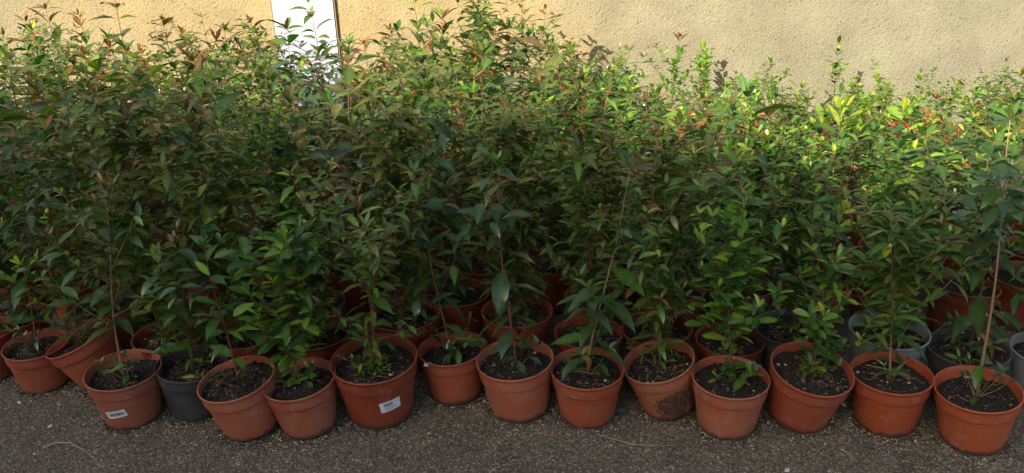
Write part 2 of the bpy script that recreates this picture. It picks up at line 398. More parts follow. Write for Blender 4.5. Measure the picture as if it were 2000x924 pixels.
# ------------------------------------------------------------------ leaves and saplings
def jit(c, r, a=0.22):
    k = 1 + r.uniform(-a, a); return (max(0, c[0] * k * (1 + r.uniform(-a, a) * .5)), max(0, c[1] * k), max(0, c[2] * k * (1 + r.uniform(-a, a) * .6)))
WPROF = [(0.0, 0.02), (0.07, 0.05), (0.22, 0.62), (0.42, 1.0), (0.62, 0.88), (0.80, 0.48), (0.92, 0.16), (1.0, 0.0)]
WPROF_OV = [(0.0, 0.02), (0.06, 0.08), (0.25, 0.62), (0.48, 0.95), (0.68, 1.0), (0.85, 0.74), (0.95, 0.36), (1.0, 0.0)]
def leaf(mb, base, az, pitch, L, Wd, droop, fold, roll, col, rnd, oval=False):
    prof = WPROF_OV if oval else WPROF
    d = Vector((math.cos(az), math.sin(az), 0)); z = Vector((0, 0, 1)); side = Vector((-math.sin(az), math.cos(az), 0))
    p = Vector(base); t0 = 0; vs = []; wav = rnd.uniform(-.10, .10); sb = rnd.uniform(-.35, .35)
    for i, (t, w) in enumerate(prof):
        an = pitch - droop * t
        if i:
            p = p + (d * math.cos(an) + z * math.sin(an) + side * sb * t * 0.6).normalized() * (t - t0) * L
        t0 = t
        nrm = (-d * math.sin(an) + z * math.cos(an))
        sd = (side * math.cos(roll) + nrm * math.sin(roll))
        n2 = (nrm * math.cos(roll) - side * math.sin(roll))
        hw = Wd * 0.5 * w
        lift = fold * hw + math.sin(t * 9 + wav * 40) * hw * 0.10
        vs += [p - sd * hw + n2 * lift, p, p + sd * hw + n2 * lift]
    k = len(prof); fs = []
    for i in range(k - 2):
        a = i * 3; b = a + 3
        fs += [(a, b, b + 1, a + 1), (a + 1, b + 1, b + 2, a + 2)]
    a = (k - 2) * 3; fs += [(a, a + 4, a + 1), (a + 1, a + 4, a + 2)]
    # orientation: upper side faces +n2 ; ensure winding (a, a+1...) gives +n2
    fs = [tuple(reversed(f)) for f in fs]
    del vs[(k - 1) * 3 + 2]; del vs[(k - 1) * 3]
    fs = [tuple((k - 1) * 3 if i == (k - 1) * 3 + 1 else i for i in f) for f in fs]
    n0 = len(mb.v)
    mb.add(vs, fs, 0, None)
    e_ = (col[0] * .88, col[1] * .90, col[2] * .88); c_ = (min(1, col[0] * 1.5 + .008), min(1, col[1] * 1.35 + .008), col[2] * 1.3 + .003)
    mb.c.extend([(c_ if (i % 3 == 1 or i == len(vs) - 1) else e_) for i in range(len(vs))])

C_DARK = (0.010, 0.045, 0.015); C_BLUE = (0.013, 0.046, 0.028); C_OLIVE = (0.056, 0.074, 0.014); C_MID = (0.026, 0.088, 0.012)
C_FRESH = (0.095, 0.19, 0.020); C_YEL = (0.24, 0.28, 0.028); C_RED = (0.11, 0.030, 0.016); C_ORG = (0.16, 0.052, 0.012); C_BRZ = (0.085, 0.042, 0.016)
TYPES = {
    # inter-node, leaf length, width ratio, branch prob, branch length, palette (weights), tip palette, oval, pitch
    'broad':  dict(inter=0.042, L=0.088, wr=0.32, pb=0.55, bl=0.12, binter=0.034, bL=0.75, pal=[(C_BLUE, 5), (C_DARK, 4), (C_MID, 1)], tip=[(C_MID, 4), (C_OLIVE, 2), (C_BRZ, .6)], oval=False, pit=0.25, droop=1.0),
    'medium': dict(inter=0.026, L=0.071, wr=0.31, pb=0.85, bl=0.125, binter=0.024, bL=0.80, pal=[(C_OLIVE, 5), (C_DARK, 3), (C_MID, 4)], tip=[(C_OLIVE, 2), (C_RED, 1.2), (C_BRZ, 1.5), (C_ORG, .6), (C_FRESH, 1)], oval=False, pit=0.35, droop=0.9),
    'small':  dict(inter=0.017, L=0.040, wr=0.36, pb=0.9, bl=0.10, binter=0.015, bL=0.85, pal=[(C_MID, 5), (C_DARK, 2), (C_FRESH, 2)], tip=[(C_FRESH, 3), (C_YEL, 2), (C_BRZ, .7)], oval=True, pit=0.55, droop=0.55),
    'sunny':  dict(inter=0.019, L=0.040, wr=0.36, pb=0.85, bl=0.09, binter=0.016, bL=0.9, pal=[((0.060, 0.150, 0.020), 5), ((0.035, 0.095, 0.018), 2), ((0.14, 0.26, 0.025), 3)], tip=[((0.12, 0.23, 0.025), 5), ((0.16, 0.23, 0.03), 1.5), (C_BRZ, .8)], oval=False, pit=0.6, droop=0.5),  # leaf colours brightened to stand in for sunlight on the back right
    'narrow': dict(inter=0.022, L=0.068, wr=0.25, pb=0.85, bl=0.115, binter=0.021, bL=0.85, pal=[(C_OLIVE, 3), (C_MID, 4), (C_DARK, 2)], tip=[(C_FRESH, 2), (C_BRZ, 1), (C_RED, .8)], oval=False, pit=0.45, droop=0.9),
    'yellow': dict(inter=0.020, L=0.054, wr=0.36, pb=0.85, bl=0.10, binter=0.019, bL=0.85, pal=[(C_MID, 4), (C_DARK, 3), (C_FRESH, 2)], tip=[(C_YEL, 2), (C_FRESH, 4), (C_ORG, .5)], oval=True, pit=0.45, droop=0.6),
}
def pick(pal, r):
    s = sum(w for _, w in pal); x = r.uniform(0, s)
    for c, w in pal:
        x -= w
        if x <= 0: return c
    return pal[-1][0]
def sapling(typ, h, seed, lean=(0, 0), bare=0.12, bare_top=None, dens=1.0, width=1.0, low=0, mats=None, z0=SOILZ, cane=None, lscale=1.0, leader=0.0, blmin=0.0):
    """returns (stem_mesh, foliage_mesh); origin at pot base; h = height of stem above the soil"""
    r = random.Random(seed); T_ = TYPES[typ]; st = MB(); fo = MB()
    ns = 14; ph = r.uniform(0, 6.28); wob = h * 0.018; pts = []
    for i in range(ns + 1):
        s = i / ns
        pts.append(Vector((lean[0] * (s ** 1.3) + math.sin(s * 5 + ph) * wob * s ** .5, lean[1] * (s ** 1.3) + math.cos(s * 4 + ph) * wob * s ** .5, z0 - 0.01 + (h + 0.01) * s)))
    rb = 0.0016 + 0.0030 * h
    st.tube(pts, [rb * (1 - 0.78 * i / ns) for i in range(ns + 1)], 7)
    def P(s):
        x = max(0, min(0.9999, s)) * ns; i = int(x); return pts[i].lerp(pts[i + 1], x - i)
    def node(p, az, L, age, droopk=1.0, pitchk=0.0):
        """a pair of opposite leaves"""
        for k in (0, 1):
            if r.random() < 0.10: continue
            a_ = az + math.pi * k + r.uniform(-.3, .3)
            l_ = L * r.uniform(0.72, 1.18) * lscale
            c = pick(T_['tip'] if age < 0.13 else T_['pal'], r)
            if age >= .13 and r.random() < 0.006: c = C_ORG
            if age >= .13 and r.random() < 0.02: c = C_FRESH
            leaf(fo, p, a_, T_['pit'] + pitchk + r.uniform(-.4, .35), l_, l_ * T_['wr'] * r.uniform(.85, 1.15), T_['droop'] * droopk * r.uniform(.5, 1.5), r.uniform(.10, .45), r.uniform(-.5, .5), jit(c, r), r, T_['oval'])
    def branch(p, az, bl, el):
        n = max(2, int(bl / (T_['binter'] / dens))); q = [Vector(p)]; d = Vector((math.cos(az) * math.cos(el), math.sin(az) * math.cos(el), math.sin(el)))
        for i in range(n):
            d = (d + Vector((r.uniform(-.12, .12), r.uniform(-.12, .12), 0.10))).normalized(); q.append(q[-1] + d * bl / n)
        st.tube(q, [0.0013 * (1 - 0.6 * i / n) for i in range(n + 1)], 4, 0, False)
        a0 = az + 1.57; young = r.random() < 0.4
        for i in range(1, n + 1):
            a0 += 1.2 + r.uniform(-.3, .3)
            age = 0.0 if (i == n and young) else 0.5
            node(q[i], a0, T_['L'] * T_['bL'] * (0.62 if i == n else 0.95), age, 0.8, 0.25 if i == n else 0)
        node(q[-1], a0 + 1.57, T_['L'] * 0.5, 0 if young else .5, 0.5, 0.6)
    hh = h * (1 - bare); nn_ = max(3, int(hh / (T_['inter'] / dens))); az = r.uniform(0, 6.28)
    for i in range(nn_ + 1):
        s = bare + (1 - bare) * i / nn_; az += 1.57 + r.uniform(-.35, .35); p = P(s)
        if bare_top and bare_top[0] < s < bare_top[1]: continue
        topf = (1 - s)
        if leader and topf < leader and i % 3 == 1 and i < nn_ - 1: continue
        L = T_['L'] * (0.78 + 0.5 * math.sin(min(1, s * 1.2) * math.pi) ** 0.5 * 0.55) * (0.62 if topf < 0.03 else 1) * (1.5 if topf < leader else 1) * (.62 if s < .16 else 1)
        node(p, az, L, topf * 1.0, 1.0 if s < .6 else .7, 0.45 if topf < .08 else (0.30 if s > .6 else 0))
        if i < nn_ - 1 and (topf > leader * .8 or r.random() < .25) and r.random() < T_['pb'] * (0.85 if s > .15 else 0.4):
            for k in ((0, 1) if r.random() < .55 else (0,)):
                bl = T_['bl'] * width * r.uniform(0.45, 1.25) * (0.5 + 0.9 * math.sin(math.pi * min(1, max(0.08, s * 0.9))))
                if topf < .15: bl *= .45
                branch(p, az + math.pi * k + r.uniform(-.3, .3), bl, r.uniform(.35, 1.0))
    node(P(1), az + .7, T_['L'] * .6, 0, .5, .7); node(P(1), az + 2.2, T_['L'] * .45, 0, .3, 1.0)
    for k in range(low):   # low shoots round the foot of the stem
        a_ = r.uniform(0, 6.28); T_ = dict(T_, L=TYPES[typ]['L'] * .62); branch(Vector((math.cos(a_) * .006, math.sin(a_) * .006, z0)), a_, T_['bl'] * r.uniform(.4, .8), r.uniform(.6, 1.1))
    sc = z0 / SOILZ; rim = .1425 * sc
    for i, v in enumerate(fo.v):
        rr_ = math.hypot(v[0], v[1])
        if rr_ > .078 * sc and v[2] < rim and rr_ < .13 * sc: fo.v[i] = Vector((v[0], v[1], rim + .001))
        elif rr_ <= .078 * sc and v[2] < z0 + .003: fo.v[i] = Vector((v[0], v[1], z0 + .003 + .1 * rr_))
    sm = cane or (M_RED if r.random() < .3 else M_STEM)
    return st.mesh('stem', sm), fo.mesh('foliage', M_LEAF)
def weed_mesh(seed, R=0.035, n=46, L=0.012, col=C_MID):
    r = random.Random(seed); mb = MB()
    for i in range(n):
        a = r.uniform(0, 6.28); q = R * math.sqrt(r.random()); p = Vector((q * math.cos(a), q * math.sin(a), r.uniform(0, .022)))
        for k in range(3): leaf(mb, p, r.uniform(0, 6.28), r.uniform(.1, .9), L * r.uniform(.6, 1.3), L * .45, .6, .2, 0, jit(r.choice((col, C_FRESH, C_OLIVE)), r), r, True)
    return mb.mesh('weed_tuft', M_LEAF)

def link(name, me, parent, mat=None):
    o = bpy.data.objects.new(name, me); COL.objects.link(o); o.parent = parent
    if mat:
        o.material_slots[0].link = 'OBJECT'; o.material_slots[0].material = mat
    return o
def sticker(pot, ang, zc, w, h, tilt, seed, style):
    """paper label wrapped round the pot body, barcode bars in ink"""
    r = random.Random(seed); mb = MB()
    def pt(u, v, lift):
        z = zc + u * math.sin(tilt) + v * math.cos(tilt); q = ang + (u * math.cos(tilt) - v * math.sin(tilt)) / body_r(zc); rr = body_r(z) + lift
        return (rr * math.cos(q), rr * math.sin(q), z)
    def patch(u0, u1, v0, v1, lift, mi, n=10):
        vs = []
        for i in range(n + 1):
            u = u0 + (u1 - u0) * i / n
            for v in (v0, v1): vs.append(pt(u, v, lift))
        mb.add(vs, [(2 * i, 2 * i + 2, 2 * i + 3, 2 * i + 1) for i in range(n)], mi)
    patch(-w / 2, w / 2, -h / 2, h / 2, 0.0006, 0, 14)
    # short edges giving the paper its thickness
    if style == 0: bu0, bu1, bv0, bv1 = -w * .36, w * .42, -h * .20, h * .22
    else: bu0, bu1, bv0, bv1 = -w * .30, w * .12, h * .06, h * .36
    u = bu0
    while u < bu1:
        bw = r.choice((0.0003, 0.0005, 0.0008, 0.0012)); patch(u, min(bu1, u + bw), bv0, bv1, 0.0009, 1, 1); u += bw + r.choice((0.0003, 0.0005, 0.0008))
    lines = [(-w * .2, w * .2, -h * .36)] if style == 0 else [(-w * .3, w * .25, -h * .06), (-w * .3, w * .30, -h * .18), (-w * .3, w * .12, -h * .30), (w * .22, w * .36, h * .28)]
    if style == 0: lines.append((-w * .38, w * .30, h * .36))
    for l0, l1, v in lines:
        u = l0
        while u < l1:
            bw = r.uniform(.0005, .0012); patch(u, min(l1, u + bw), v - h * .025, v + h * .025, 0.0009, 1, 1); u += bw + r.uniform(.0004, .0010)
    o = mb.obj('barcode_sticker', [M_PAPER, M_INK], pot)
    return o

def make_pot_root(x, y, dia, rollx, pitchx, kind, hi, seed, yaw=None, hscale=1.0):
    s = dia / (2 * R0)
    tl = math.hypot(rollx, pitchx)
    root = empty('potted_sapling', (x, y, math.sin(tl) * 0.0665 * s), (pitchx, rollx, 0))
    pot = link('pot', POT_HI if hi else POT_LO, root, POTM[kind]); pot.scale = (s, s, s * hscale)
    r = random.Random(seed); pot.rotation_euler.z = r.uniform(0, 6.28) if yaw is None else yaw
    return root, pot, s

# ------------------------------------------------------------------ the front of the display, pot by pot
# bx,by: foot of the pot (centre of its lower edge); w: rim width; roll/pitch in degrees (right+, towards the viewer+)
# sap: type, (top px,py), seed, extras
D = math.radians
FRONT = [
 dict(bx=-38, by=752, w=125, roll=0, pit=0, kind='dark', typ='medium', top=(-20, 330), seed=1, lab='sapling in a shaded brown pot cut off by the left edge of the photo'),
 dict(bx=70, by=771, w=118, roll=1, pit=2, kind='terra', typ='broad', top=(28, 392), seed=2, ex=dict(dens=1.1, lscale=.85), lab='sapling with bluish leaves in the second pot from the far left corner'),
 dict(bx=190, by=772, w=128, roll=-20, pit=3, kind='terra', typ='small', top=(120, 468), seed=3, ex=dict(dens=.8, lscale=1.2), weed=(0.03, 0.03), lab='sapling in a terracotta pot leaning hard left behind the small-sticker pot'),
 dict(bx=242, by=841, w=143, roll=1, pit=3, kind='faded', typ='medium', top=(196, 372), seed=4, ex=dict(bare=.30, cane=M_CANE, pbk=.8), stick=0, lab='thin stemmed sapling in a terracotta pot with a small tilted barcode sticker'),
 dict(bx=370, by=826, w=136, roll=4, pit=1, kind='black', typ='medium', top=(352, 455), seed=5, lab='sapling in the black plastic pot, a pale green leaf lying on its soil'),
 dict(bx=480, by=866, w=150, roll=-7, pit=4, kind='faded', typ='broad', top=(405, 480), seed=6, ex=dict(dens=1.25, bare=.04, lscale=.72, low=2), lab='dark leaved sapling in the left leaning pot right of the black pot'),
 dict(bx=595, by=861, w=144, roll=-4, pit=3, kind='faded', typ='yellow', top=(548, 470), seed=7, ex=dict(bare=.08, lscale=1.12, low=1), lab='sapling topped by bright yellow green leaves beside the large stickered pot'),
 dict(bx=737, by=841, w=170, roll=-1, pit=4, kind='dark', typ='medium', top=(705, 400), seed=8, ex=dict(bare=.10, lscale=.85, low=2), stick=1, weed=(0.0, -0.01), lab='sapling in the largest dark red brown pot with a white label'),
 dict(bx=890, by=794, w=134, roll=-3, pit=0, kind='terra', typ='broad', top=(800, 345), seed=9, ex=dict(bare=.05, dens=1.15, lscale=.95, redtip=1), lab='broad leaved sapling in the pot set back right of the large stickered pot'),
 dict(bx=1017, by=829, w=152, roll=-4, pit=2, kind='faded', typ='broad', top=(968, 330), seed=10, ex=dict(bare=.06, low=2, dens=1.1, cane=M_RED), lab='large glossy leaved sapling with a reddish stem in a faded front pot'),
 dict(bx=1152, by=839, w=145, roll=-1, pit=3, kind='terra', typ='broad', top=(1235, 330), seed=11, ex=dict(bare=.03, dens=.95, cane=M_CANE, lscale=1.05), lab='slender sapling leaning right in the pot with dry twigs on its soil'),
 dict(bx=1316, by=828, w=142, roll=-15, pit=3, kind='mud', typ='medium', top=(1275, 395), seed=12, ex=dict(bare=.06, dens=1.1, lscale=.75), lab='sapling in the left leaning pot caked with dark mud'),
 dict(bx=1431, by=861, w=150, roll=0, pit=2, kind='faded', typ='small', top=(1418, 300), seed=13, ex=dict(bare=.05, lscale=1.25, low=3, dens=.85), lab='small oval leaved sapling in the faded pot right of the muddy pot'),
 dict(bx=1574, by=849, w=158, roll=5, pit=10, kind='terra', typ='small', top=(1640, 420), seed=14, ex=dict(bare=.05, lscale=1.3, low=2, dens=.75), weed=(0.015, 0.02), lab='small leaved sapling in the pot tipped forward, a white chip on its soil'),
 dict(bx=1750, by=856, w=152, roll=-2, pit=1, kind='orange', typ='narrow', top=(1742, 440), seed=15, ex=dict(bare=.26, lscale=1.0, cane=M_CANE, dens=1.15), lab='narrow leaved sapling in the orange pot in front of the light grey pot'),
 dict(bx=1926, by=893, w=157, roll=-6, pit=2, kind='orange', typ='broad', top=(1980, 232), seed=16, ex=dict(bare=.0, bare_top=(.16, .62), cane=M_CANE, lscale=1.0, low=2, width=.7), lab='tall sapling with a long bare pale stem in the rightmost front pot'),
 # second row, seen between the front pots (rim centre given instead); dark kind paints in shade
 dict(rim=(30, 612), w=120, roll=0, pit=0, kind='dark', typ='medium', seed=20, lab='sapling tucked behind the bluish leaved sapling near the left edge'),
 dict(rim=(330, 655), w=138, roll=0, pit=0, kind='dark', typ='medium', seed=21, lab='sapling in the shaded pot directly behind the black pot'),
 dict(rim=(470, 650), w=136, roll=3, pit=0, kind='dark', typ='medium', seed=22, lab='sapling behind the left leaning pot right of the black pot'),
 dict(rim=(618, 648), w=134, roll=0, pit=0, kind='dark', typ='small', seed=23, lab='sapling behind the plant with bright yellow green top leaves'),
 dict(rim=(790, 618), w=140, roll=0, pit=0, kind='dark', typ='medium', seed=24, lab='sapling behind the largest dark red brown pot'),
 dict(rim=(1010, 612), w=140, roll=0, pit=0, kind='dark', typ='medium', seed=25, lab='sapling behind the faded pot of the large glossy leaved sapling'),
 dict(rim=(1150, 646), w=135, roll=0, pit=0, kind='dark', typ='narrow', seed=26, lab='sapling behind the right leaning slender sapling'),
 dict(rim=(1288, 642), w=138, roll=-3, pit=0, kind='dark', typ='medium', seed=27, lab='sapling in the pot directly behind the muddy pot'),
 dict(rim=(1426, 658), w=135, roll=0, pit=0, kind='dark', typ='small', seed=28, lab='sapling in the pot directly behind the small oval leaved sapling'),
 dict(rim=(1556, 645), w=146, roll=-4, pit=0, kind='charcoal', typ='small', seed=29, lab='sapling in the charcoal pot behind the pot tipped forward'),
 dict(rim=(1734, 648), w=149, roll=0, pit=2, kind='grey', typ='yellow', seed=30, lab='sapling in the light grey pot behind the orange pots'),
 dict(rim=(1896, 682), w=150, roll=-3, pit=0, kind='charcoal', typ='broad', seed=31, ex=dict(dens=1.4, low=6, width=1.3), lab='broad leaved sapling in the black pot behind the tall bare stemmed one'),
 dict(rim=(2062, 685), w=148, roll=-3, pit=0, kind='grey', typ='medium', seed=32, lab='sapling in the grey pot cut off by the right edge of the photo'),
]
placed = []
for k, q in enumerate(FRONT):
    if 'bx' in q:
        g = at_z(q['bx'], q['by'], 0.0); dep = (g - CAM).dot(FWD)
        rim_dep = dep - 0.135 * math.sin(PITCH) + 0.06
        dia = q['w'] / F * rim_dep; rb = dia / (2 * R0) * 0.0665
        x, y = g.x, g.y + rb
    else:
        g = at_z(q['rim'][0], q['rim'][1], 0.135); dep = (g - CAM).dot(FWD); dia = q['w'] / F * dep; x, y = g.x, g.y
    q['x'], q['y'], q['dia'] = x, y, dia
    root, pot, s = make_pot_root(x, y, dia, D(q['roll']), D(q['pit']), q['kind'], True, q['seed'], yaw=0 if ('stick' in q or q['kind'] == 'mud') else None)
    soil = link('soil', soil_mesh(q['seed'], perl=random.Random(q['seed']).choice((60, 130, 220)), chips=random.Random(q['seed'] + 5).choice((12, 26, 44)), level=random.Random(q['seed'] + 9).uniform(-.010, .004), amp=.006), root); soil.scale = (s, s, s)
    ex = dict(q.get('ex', {})); ex.pop('pbk', None); red = ex.pop('redtip', None)
    z0 = SOILZ * s; ex['width'] = ex.get('width', 1.0) * 1.35; ex['lscale'] = ex.get('lscale', 1.0) * 1.12; ex['low'] = ex.get('low', 1) + 3
    if 'top' in q:
        tw = at_y(q['top'][0], q['top'][1], y)
    else:
        rr = random.Random(q['seed'] + 50); tw = Vector((x + rr.uniform(-.05, .05), y, rr.uniform(.52, .66) if x > .6 else rr.uniform(.62, .78)))
        ex.setdefault('dens', 1.3); ex.setdefault('low', 8); ex.setdefault('bare', .04); ex.setdefault('width', 1.25)
    inv = (Matrix.Translation(root.location) @ Euler(root.rotation_euler).to_matrix().to_4x4()).inverted()
    tl_ = inv @ tw; h = tl_.z - z0
    stem, fol = sapling(q['typ'], h, q['seed'] * 7 + 1, lean=(tl_.x, tl_.y), z0=z0, **ex)
    link('stem', stem, root); link('foliage', fol, root)
    if 'weed' in q:
        w = link('weed_tuft', weed_mesh(q['seed']), root); w.location = (q['weed'][0], q['weed'][1], z0 + .002)
    if 'stick' in q:
        if q['stick'] == 0: sticker(pot, D(268), 0.058, 0.052, 0.022, D(14), 3, 0)
        else: sticker(pot, D(297), 0.068, 0.044, 0.028, D(6), 4, 1)
    tag(root, q['lab'], 'potted plant', 'potted saplings at the front of the display')
    q['root'] = root
    placed.append((x, y, dia))

# ------------------------------------------------------------------ the crowd of saplings behind
def outline(px):   # how high the crowd reaches in the photograph, as a sight line over px
    pts = [(-100, 60), (0, 70), (90, 40), (230, -15), (330, 50), (450, 60), (520, 70), (600, 15), (700, 75), (800, 30), (860, 55), (930, 0), (1000, 15), (1060, 60), (1120, 110), (1200, 125), (1330, 90), (1400, 120), (1500, 135), (1560, 175), (1640, 95), (1700, 175), (1800, 165), (1880, 190), (1950, 165), (2100, 180)]
    pts = [(a_, b_ - (30 if a_ > 1150 else 14)) for a_, b_ in pts]
    for (a_, b_), (c_, d_) in zip(pts, pts[1:]):
        if a_ <= px <= c_: return b_ + (d_ - b_) * (px - a_) / (c_ - a_)
    return pts[0][1] if px < 0 else pts[-1][1]
POOL = {}
rp = random.Random(77)
HS = [0.34, 0.42, 0.50, 0.60, 0.72]
def pool(typ, h):
    hi = min(range(len(HS)), key=lambda i: abs(HS[i] - h)); v = rp.randrange(3); key = (typ, hi, v)
    if key not in POOL:
        hh = HS[hi]; rr = random.Random(hash((typ, hi, v)) % 1 + hi * 31 + v * 7 + len(typ) * 101)
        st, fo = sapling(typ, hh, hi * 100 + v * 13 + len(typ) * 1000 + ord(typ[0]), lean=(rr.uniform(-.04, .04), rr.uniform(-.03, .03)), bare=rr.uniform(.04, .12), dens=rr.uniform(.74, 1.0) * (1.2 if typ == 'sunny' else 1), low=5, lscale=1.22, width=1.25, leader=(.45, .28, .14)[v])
        POOL[key] = (st, fo, hh)
    return POOL[key]
# source potted sapling, copied for the rest of the crowd
src = empty('potted_sapling', (0, 0, 0)); src_pot = link('pot', POT_LO, src, POTM['terra']); src_soil = link('soil', SOIL_LO[0], src)
_st, _fo, _h = pool('medium', .5); src_stem = link('stem', _st, src); src_fol = link('foliage', _fo, src)
def place(x, y, dia, typ, h, kind, rnd, label, group, first=[True]):
    if first[0]: root, parts = src, (src_pot, src_soil, src_stem, src_fol); first[0] = False
    else:
        root = src.copy(); COL.objects.link(root); parts = []
        for ch in (src_pot, src_soil, src_stem, src_fol):
            c = ch.copy(); COL.objects.link(c); c.parent = root; parts.append(c)
    s = dia / (2 * R0); st, fo, hh = pool(typ, h)
    a1, a2 = rnd.gauss(0, .05), rnd.gauss(0, .05)
    root.location = (x, y, math.sin(math.hypot(a1, a2)) * 0.0665 * s); root.rotation_euler = (a1, a2, rnd.uniform(0, 6.28))
    pot, soil, stem, fol = parts
    pot.scale = soil.scale = (s, s, s); pot.material_slots[0].link = 'OBJECT'; pot.material_slots[0].material = POTM[kind]
    soil.data = rnd.choice(SOIL_LO)
    k = h / hh
    for o, me in ((stem, st), (fol, fo)):
        o.data = me; o.scale = (k ** .5, k ** .5, k); o.location = (0, 0, SOILZ * s - SOILZ * k)
    tag(root, label, 'potted plant', group)
    return root
ORD = ['first', 'second', 'third', 'fourth', 'fifth', 'sixth', 'seventh', 'eighth', 'ninth', 'tenth', 'eleventh', 'twelfth', 'thirteenth', 'fourteenth', 'fifteenth', 'sixteenth', 'seventeenth', 'eighteenth', 'nineteenth', 'twentieth', 'twenty-first', 'twenty-second', 'twenty-third', 'twenty-fourth', 'twenty-fifth', 'twenty-sixth', 'twenty-seventh', 'twenty-eighth']
LOOK = {'broad': 'dark broad leaved', 'medium': 'olive leaved', 'small': 'small leaved', 'sunny': 'sunlit fresh green', 'narrow': 'narrow leaved', 'yellow': 'bright leaved'}
HERO = [ # tip px,py, depth y, type, extras, label
 (100, 18, 1.35, 'medium', dict(leader=.25), 'tall olive sapling with drooping tip leaves near the upper left corner'),
 (40, 45, 1.15, 'medium', dict(leader=.3), 'sapling with thin upright tip rising at the far upper left'),
 (232, -22, 1.55, 'broad', dict(leader=.35, dens=1.2, lscale=.95, width=.9), 'tallest sapling on the left, its broad leaves against the yellow wall'),
 (322, 40, 1.75, 'medium', dict(leader=.2, red=1), 'sapling with red young leaves right of the tallest one on the left'),
 (490, 45, 1.75, 'medium', dict(leader=.15), 'sapling with bronze tips just left of the white board'),
 (598, -8, 1.75, 'medium', dict(leader=.42, lscale=1.1, dens=.95), 'thin sapling whose tip stands in front of the white board'),
 (672, 95, 1.55, 'broad', dict(leader=.15, lscale=.8), 'dark glossy sapling just right of the white board'),
 (712, 88, 1.3, 'medium', dict(leader=.2, red=1), 'sapling with one upright red tip leaf right of the white board'),
 (802, -18, 1.95, 'narrow', dict(leader=.5, lscale=1.1, dens=.8), 'slender sapling with narrow drooping leaves standing clear of the others mid-picture'),
 (932, -25, 1.6, 'narrow', dict(leader=.2, lscale=1.15), 'tall sapling with red stems and drooping narrow leaves at the top centre'),
 (1015, -15, 1.9, 'narrow', dict(leader=.5, lscale=.8), 'wispy reddish sapling beside the tall one at the top centre'),
 (1062, 20, 2.15, 'medium', dict(leader=.35), 'sapling near the wall casting the largest leaf shadow on it'),
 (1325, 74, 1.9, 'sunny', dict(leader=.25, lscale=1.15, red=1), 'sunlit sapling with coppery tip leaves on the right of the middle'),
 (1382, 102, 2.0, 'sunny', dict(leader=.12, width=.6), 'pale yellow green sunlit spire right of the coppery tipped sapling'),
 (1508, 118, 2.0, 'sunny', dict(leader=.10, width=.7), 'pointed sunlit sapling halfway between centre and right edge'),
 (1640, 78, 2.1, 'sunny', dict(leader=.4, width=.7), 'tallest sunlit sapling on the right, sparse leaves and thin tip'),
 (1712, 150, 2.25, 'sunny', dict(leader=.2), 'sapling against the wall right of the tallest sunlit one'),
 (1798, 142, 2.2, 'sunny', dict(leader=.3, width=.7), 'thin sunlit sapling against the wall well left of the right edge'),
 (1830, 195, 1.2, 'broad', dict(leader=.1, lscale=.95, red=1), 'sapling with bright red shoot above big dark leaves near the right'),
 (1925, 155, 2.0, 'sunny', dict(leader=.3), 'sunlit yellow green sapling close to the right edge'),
 (150, 30, 1.8, 'medium', dict(leader=.4), 'sapling with a thin tip against the wall between the two tall left ones'),
 (400, 35, 1.9, 'medium', dict(leader=.4), 'thin sapling tip standing alone against the wall left of the white board'),
 (445, 60, 1.5, 'broad', dict(leader=.25), 'broad leaved sapling rising left of the white board'),
 (553, 88, 1.6, 'medium', dict(leader=.15, dens=1.3), 'bushy sapling across the lower left corner of the white board'),
 (632, 98, 1.7, 'broad', dict(leader=.15, dens=1.3, lscale=.85), 'dark leaved bushy sapling across the lower right of the white board'),
 (590, 120, 1.35, 'medium', dict(leader=.2, dens=1.3), 'lower sapling in front of the thin one at the white board'),
 (760, 60, 1.7, 'medium', dict(leader=.35), 'sapling just left of the slender one with narrow drooping leaves'),
 (860, 30, 1.8, 'narrow', dict(leader=.35, lscale=1.2), 'leaning narrow leaved sapling left of the top centre'),
 (1120, 95, 2.0, 'narrow', dict(leader=.3), 'narrow sapling in front of the large leaf shadow on the wall'),
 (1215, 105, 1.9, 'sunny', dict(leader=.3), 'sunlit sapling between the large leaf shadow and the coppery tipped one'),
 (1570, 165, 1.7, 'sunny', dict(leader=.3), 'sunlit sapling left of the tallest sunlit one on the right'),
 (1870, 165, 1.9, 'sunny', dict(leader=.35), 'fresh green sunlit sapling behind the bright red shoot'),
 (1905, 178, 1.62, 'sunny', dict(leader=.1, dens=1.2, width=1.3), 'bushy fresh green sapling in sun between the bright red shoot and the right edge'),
 (1992, 150, 1.6, 'medium', dict(leader=.2), 'sapling cut by the right edge with one bright upright leaf'),
]
for k, (px, py, yy, typ, ex, lb) in enumerate(HERO):
    tw = at_y(px, py, yy); rr = random.Random(k + 300)
    lx, ly = rr.uniform(-.05, .05), rr.uniform(-.03, .03); x = tw.x - lx; y_ = yy - ly
    dia = .182
    root, pot, s_ = make_pot_root(x, y_, dia, 0, 0, rr.choice(('terra', 'orange', 'faded')), False, 300 + k)
    soil = link('soil', SOIL_LO[k % 5], root); z0 = SOILZ * s_; soil.scale = (s_, s_, s_)
    ex = dict(ex); red = ex.pop('red', 0); ex.setdefault('dens', 1.1)
    if red: sv = TYPES[typ]['tip']; TYPES[typ]['tip'] = [(C_RED, 3), (C_ORG, 1), (C_BRZ, 1)]
    st, fo = sapling(typ, tw.z - z0, 900 + k, lean=(lx, ly), z0=z0, bare=.06, low=3, **ex)
    if red: TYPES[typ]['tip'] = sv
    link('stem', st, root); link('foliage', fo, root)
    tag(root, lb, 'potted plant', 'potted saplings in the crowded rows behind'); placed.append((x, y_, dia))
rc = random.Random(5)
rows = 11; pitch_y = 0.197; y0 = 0.40
total = 0
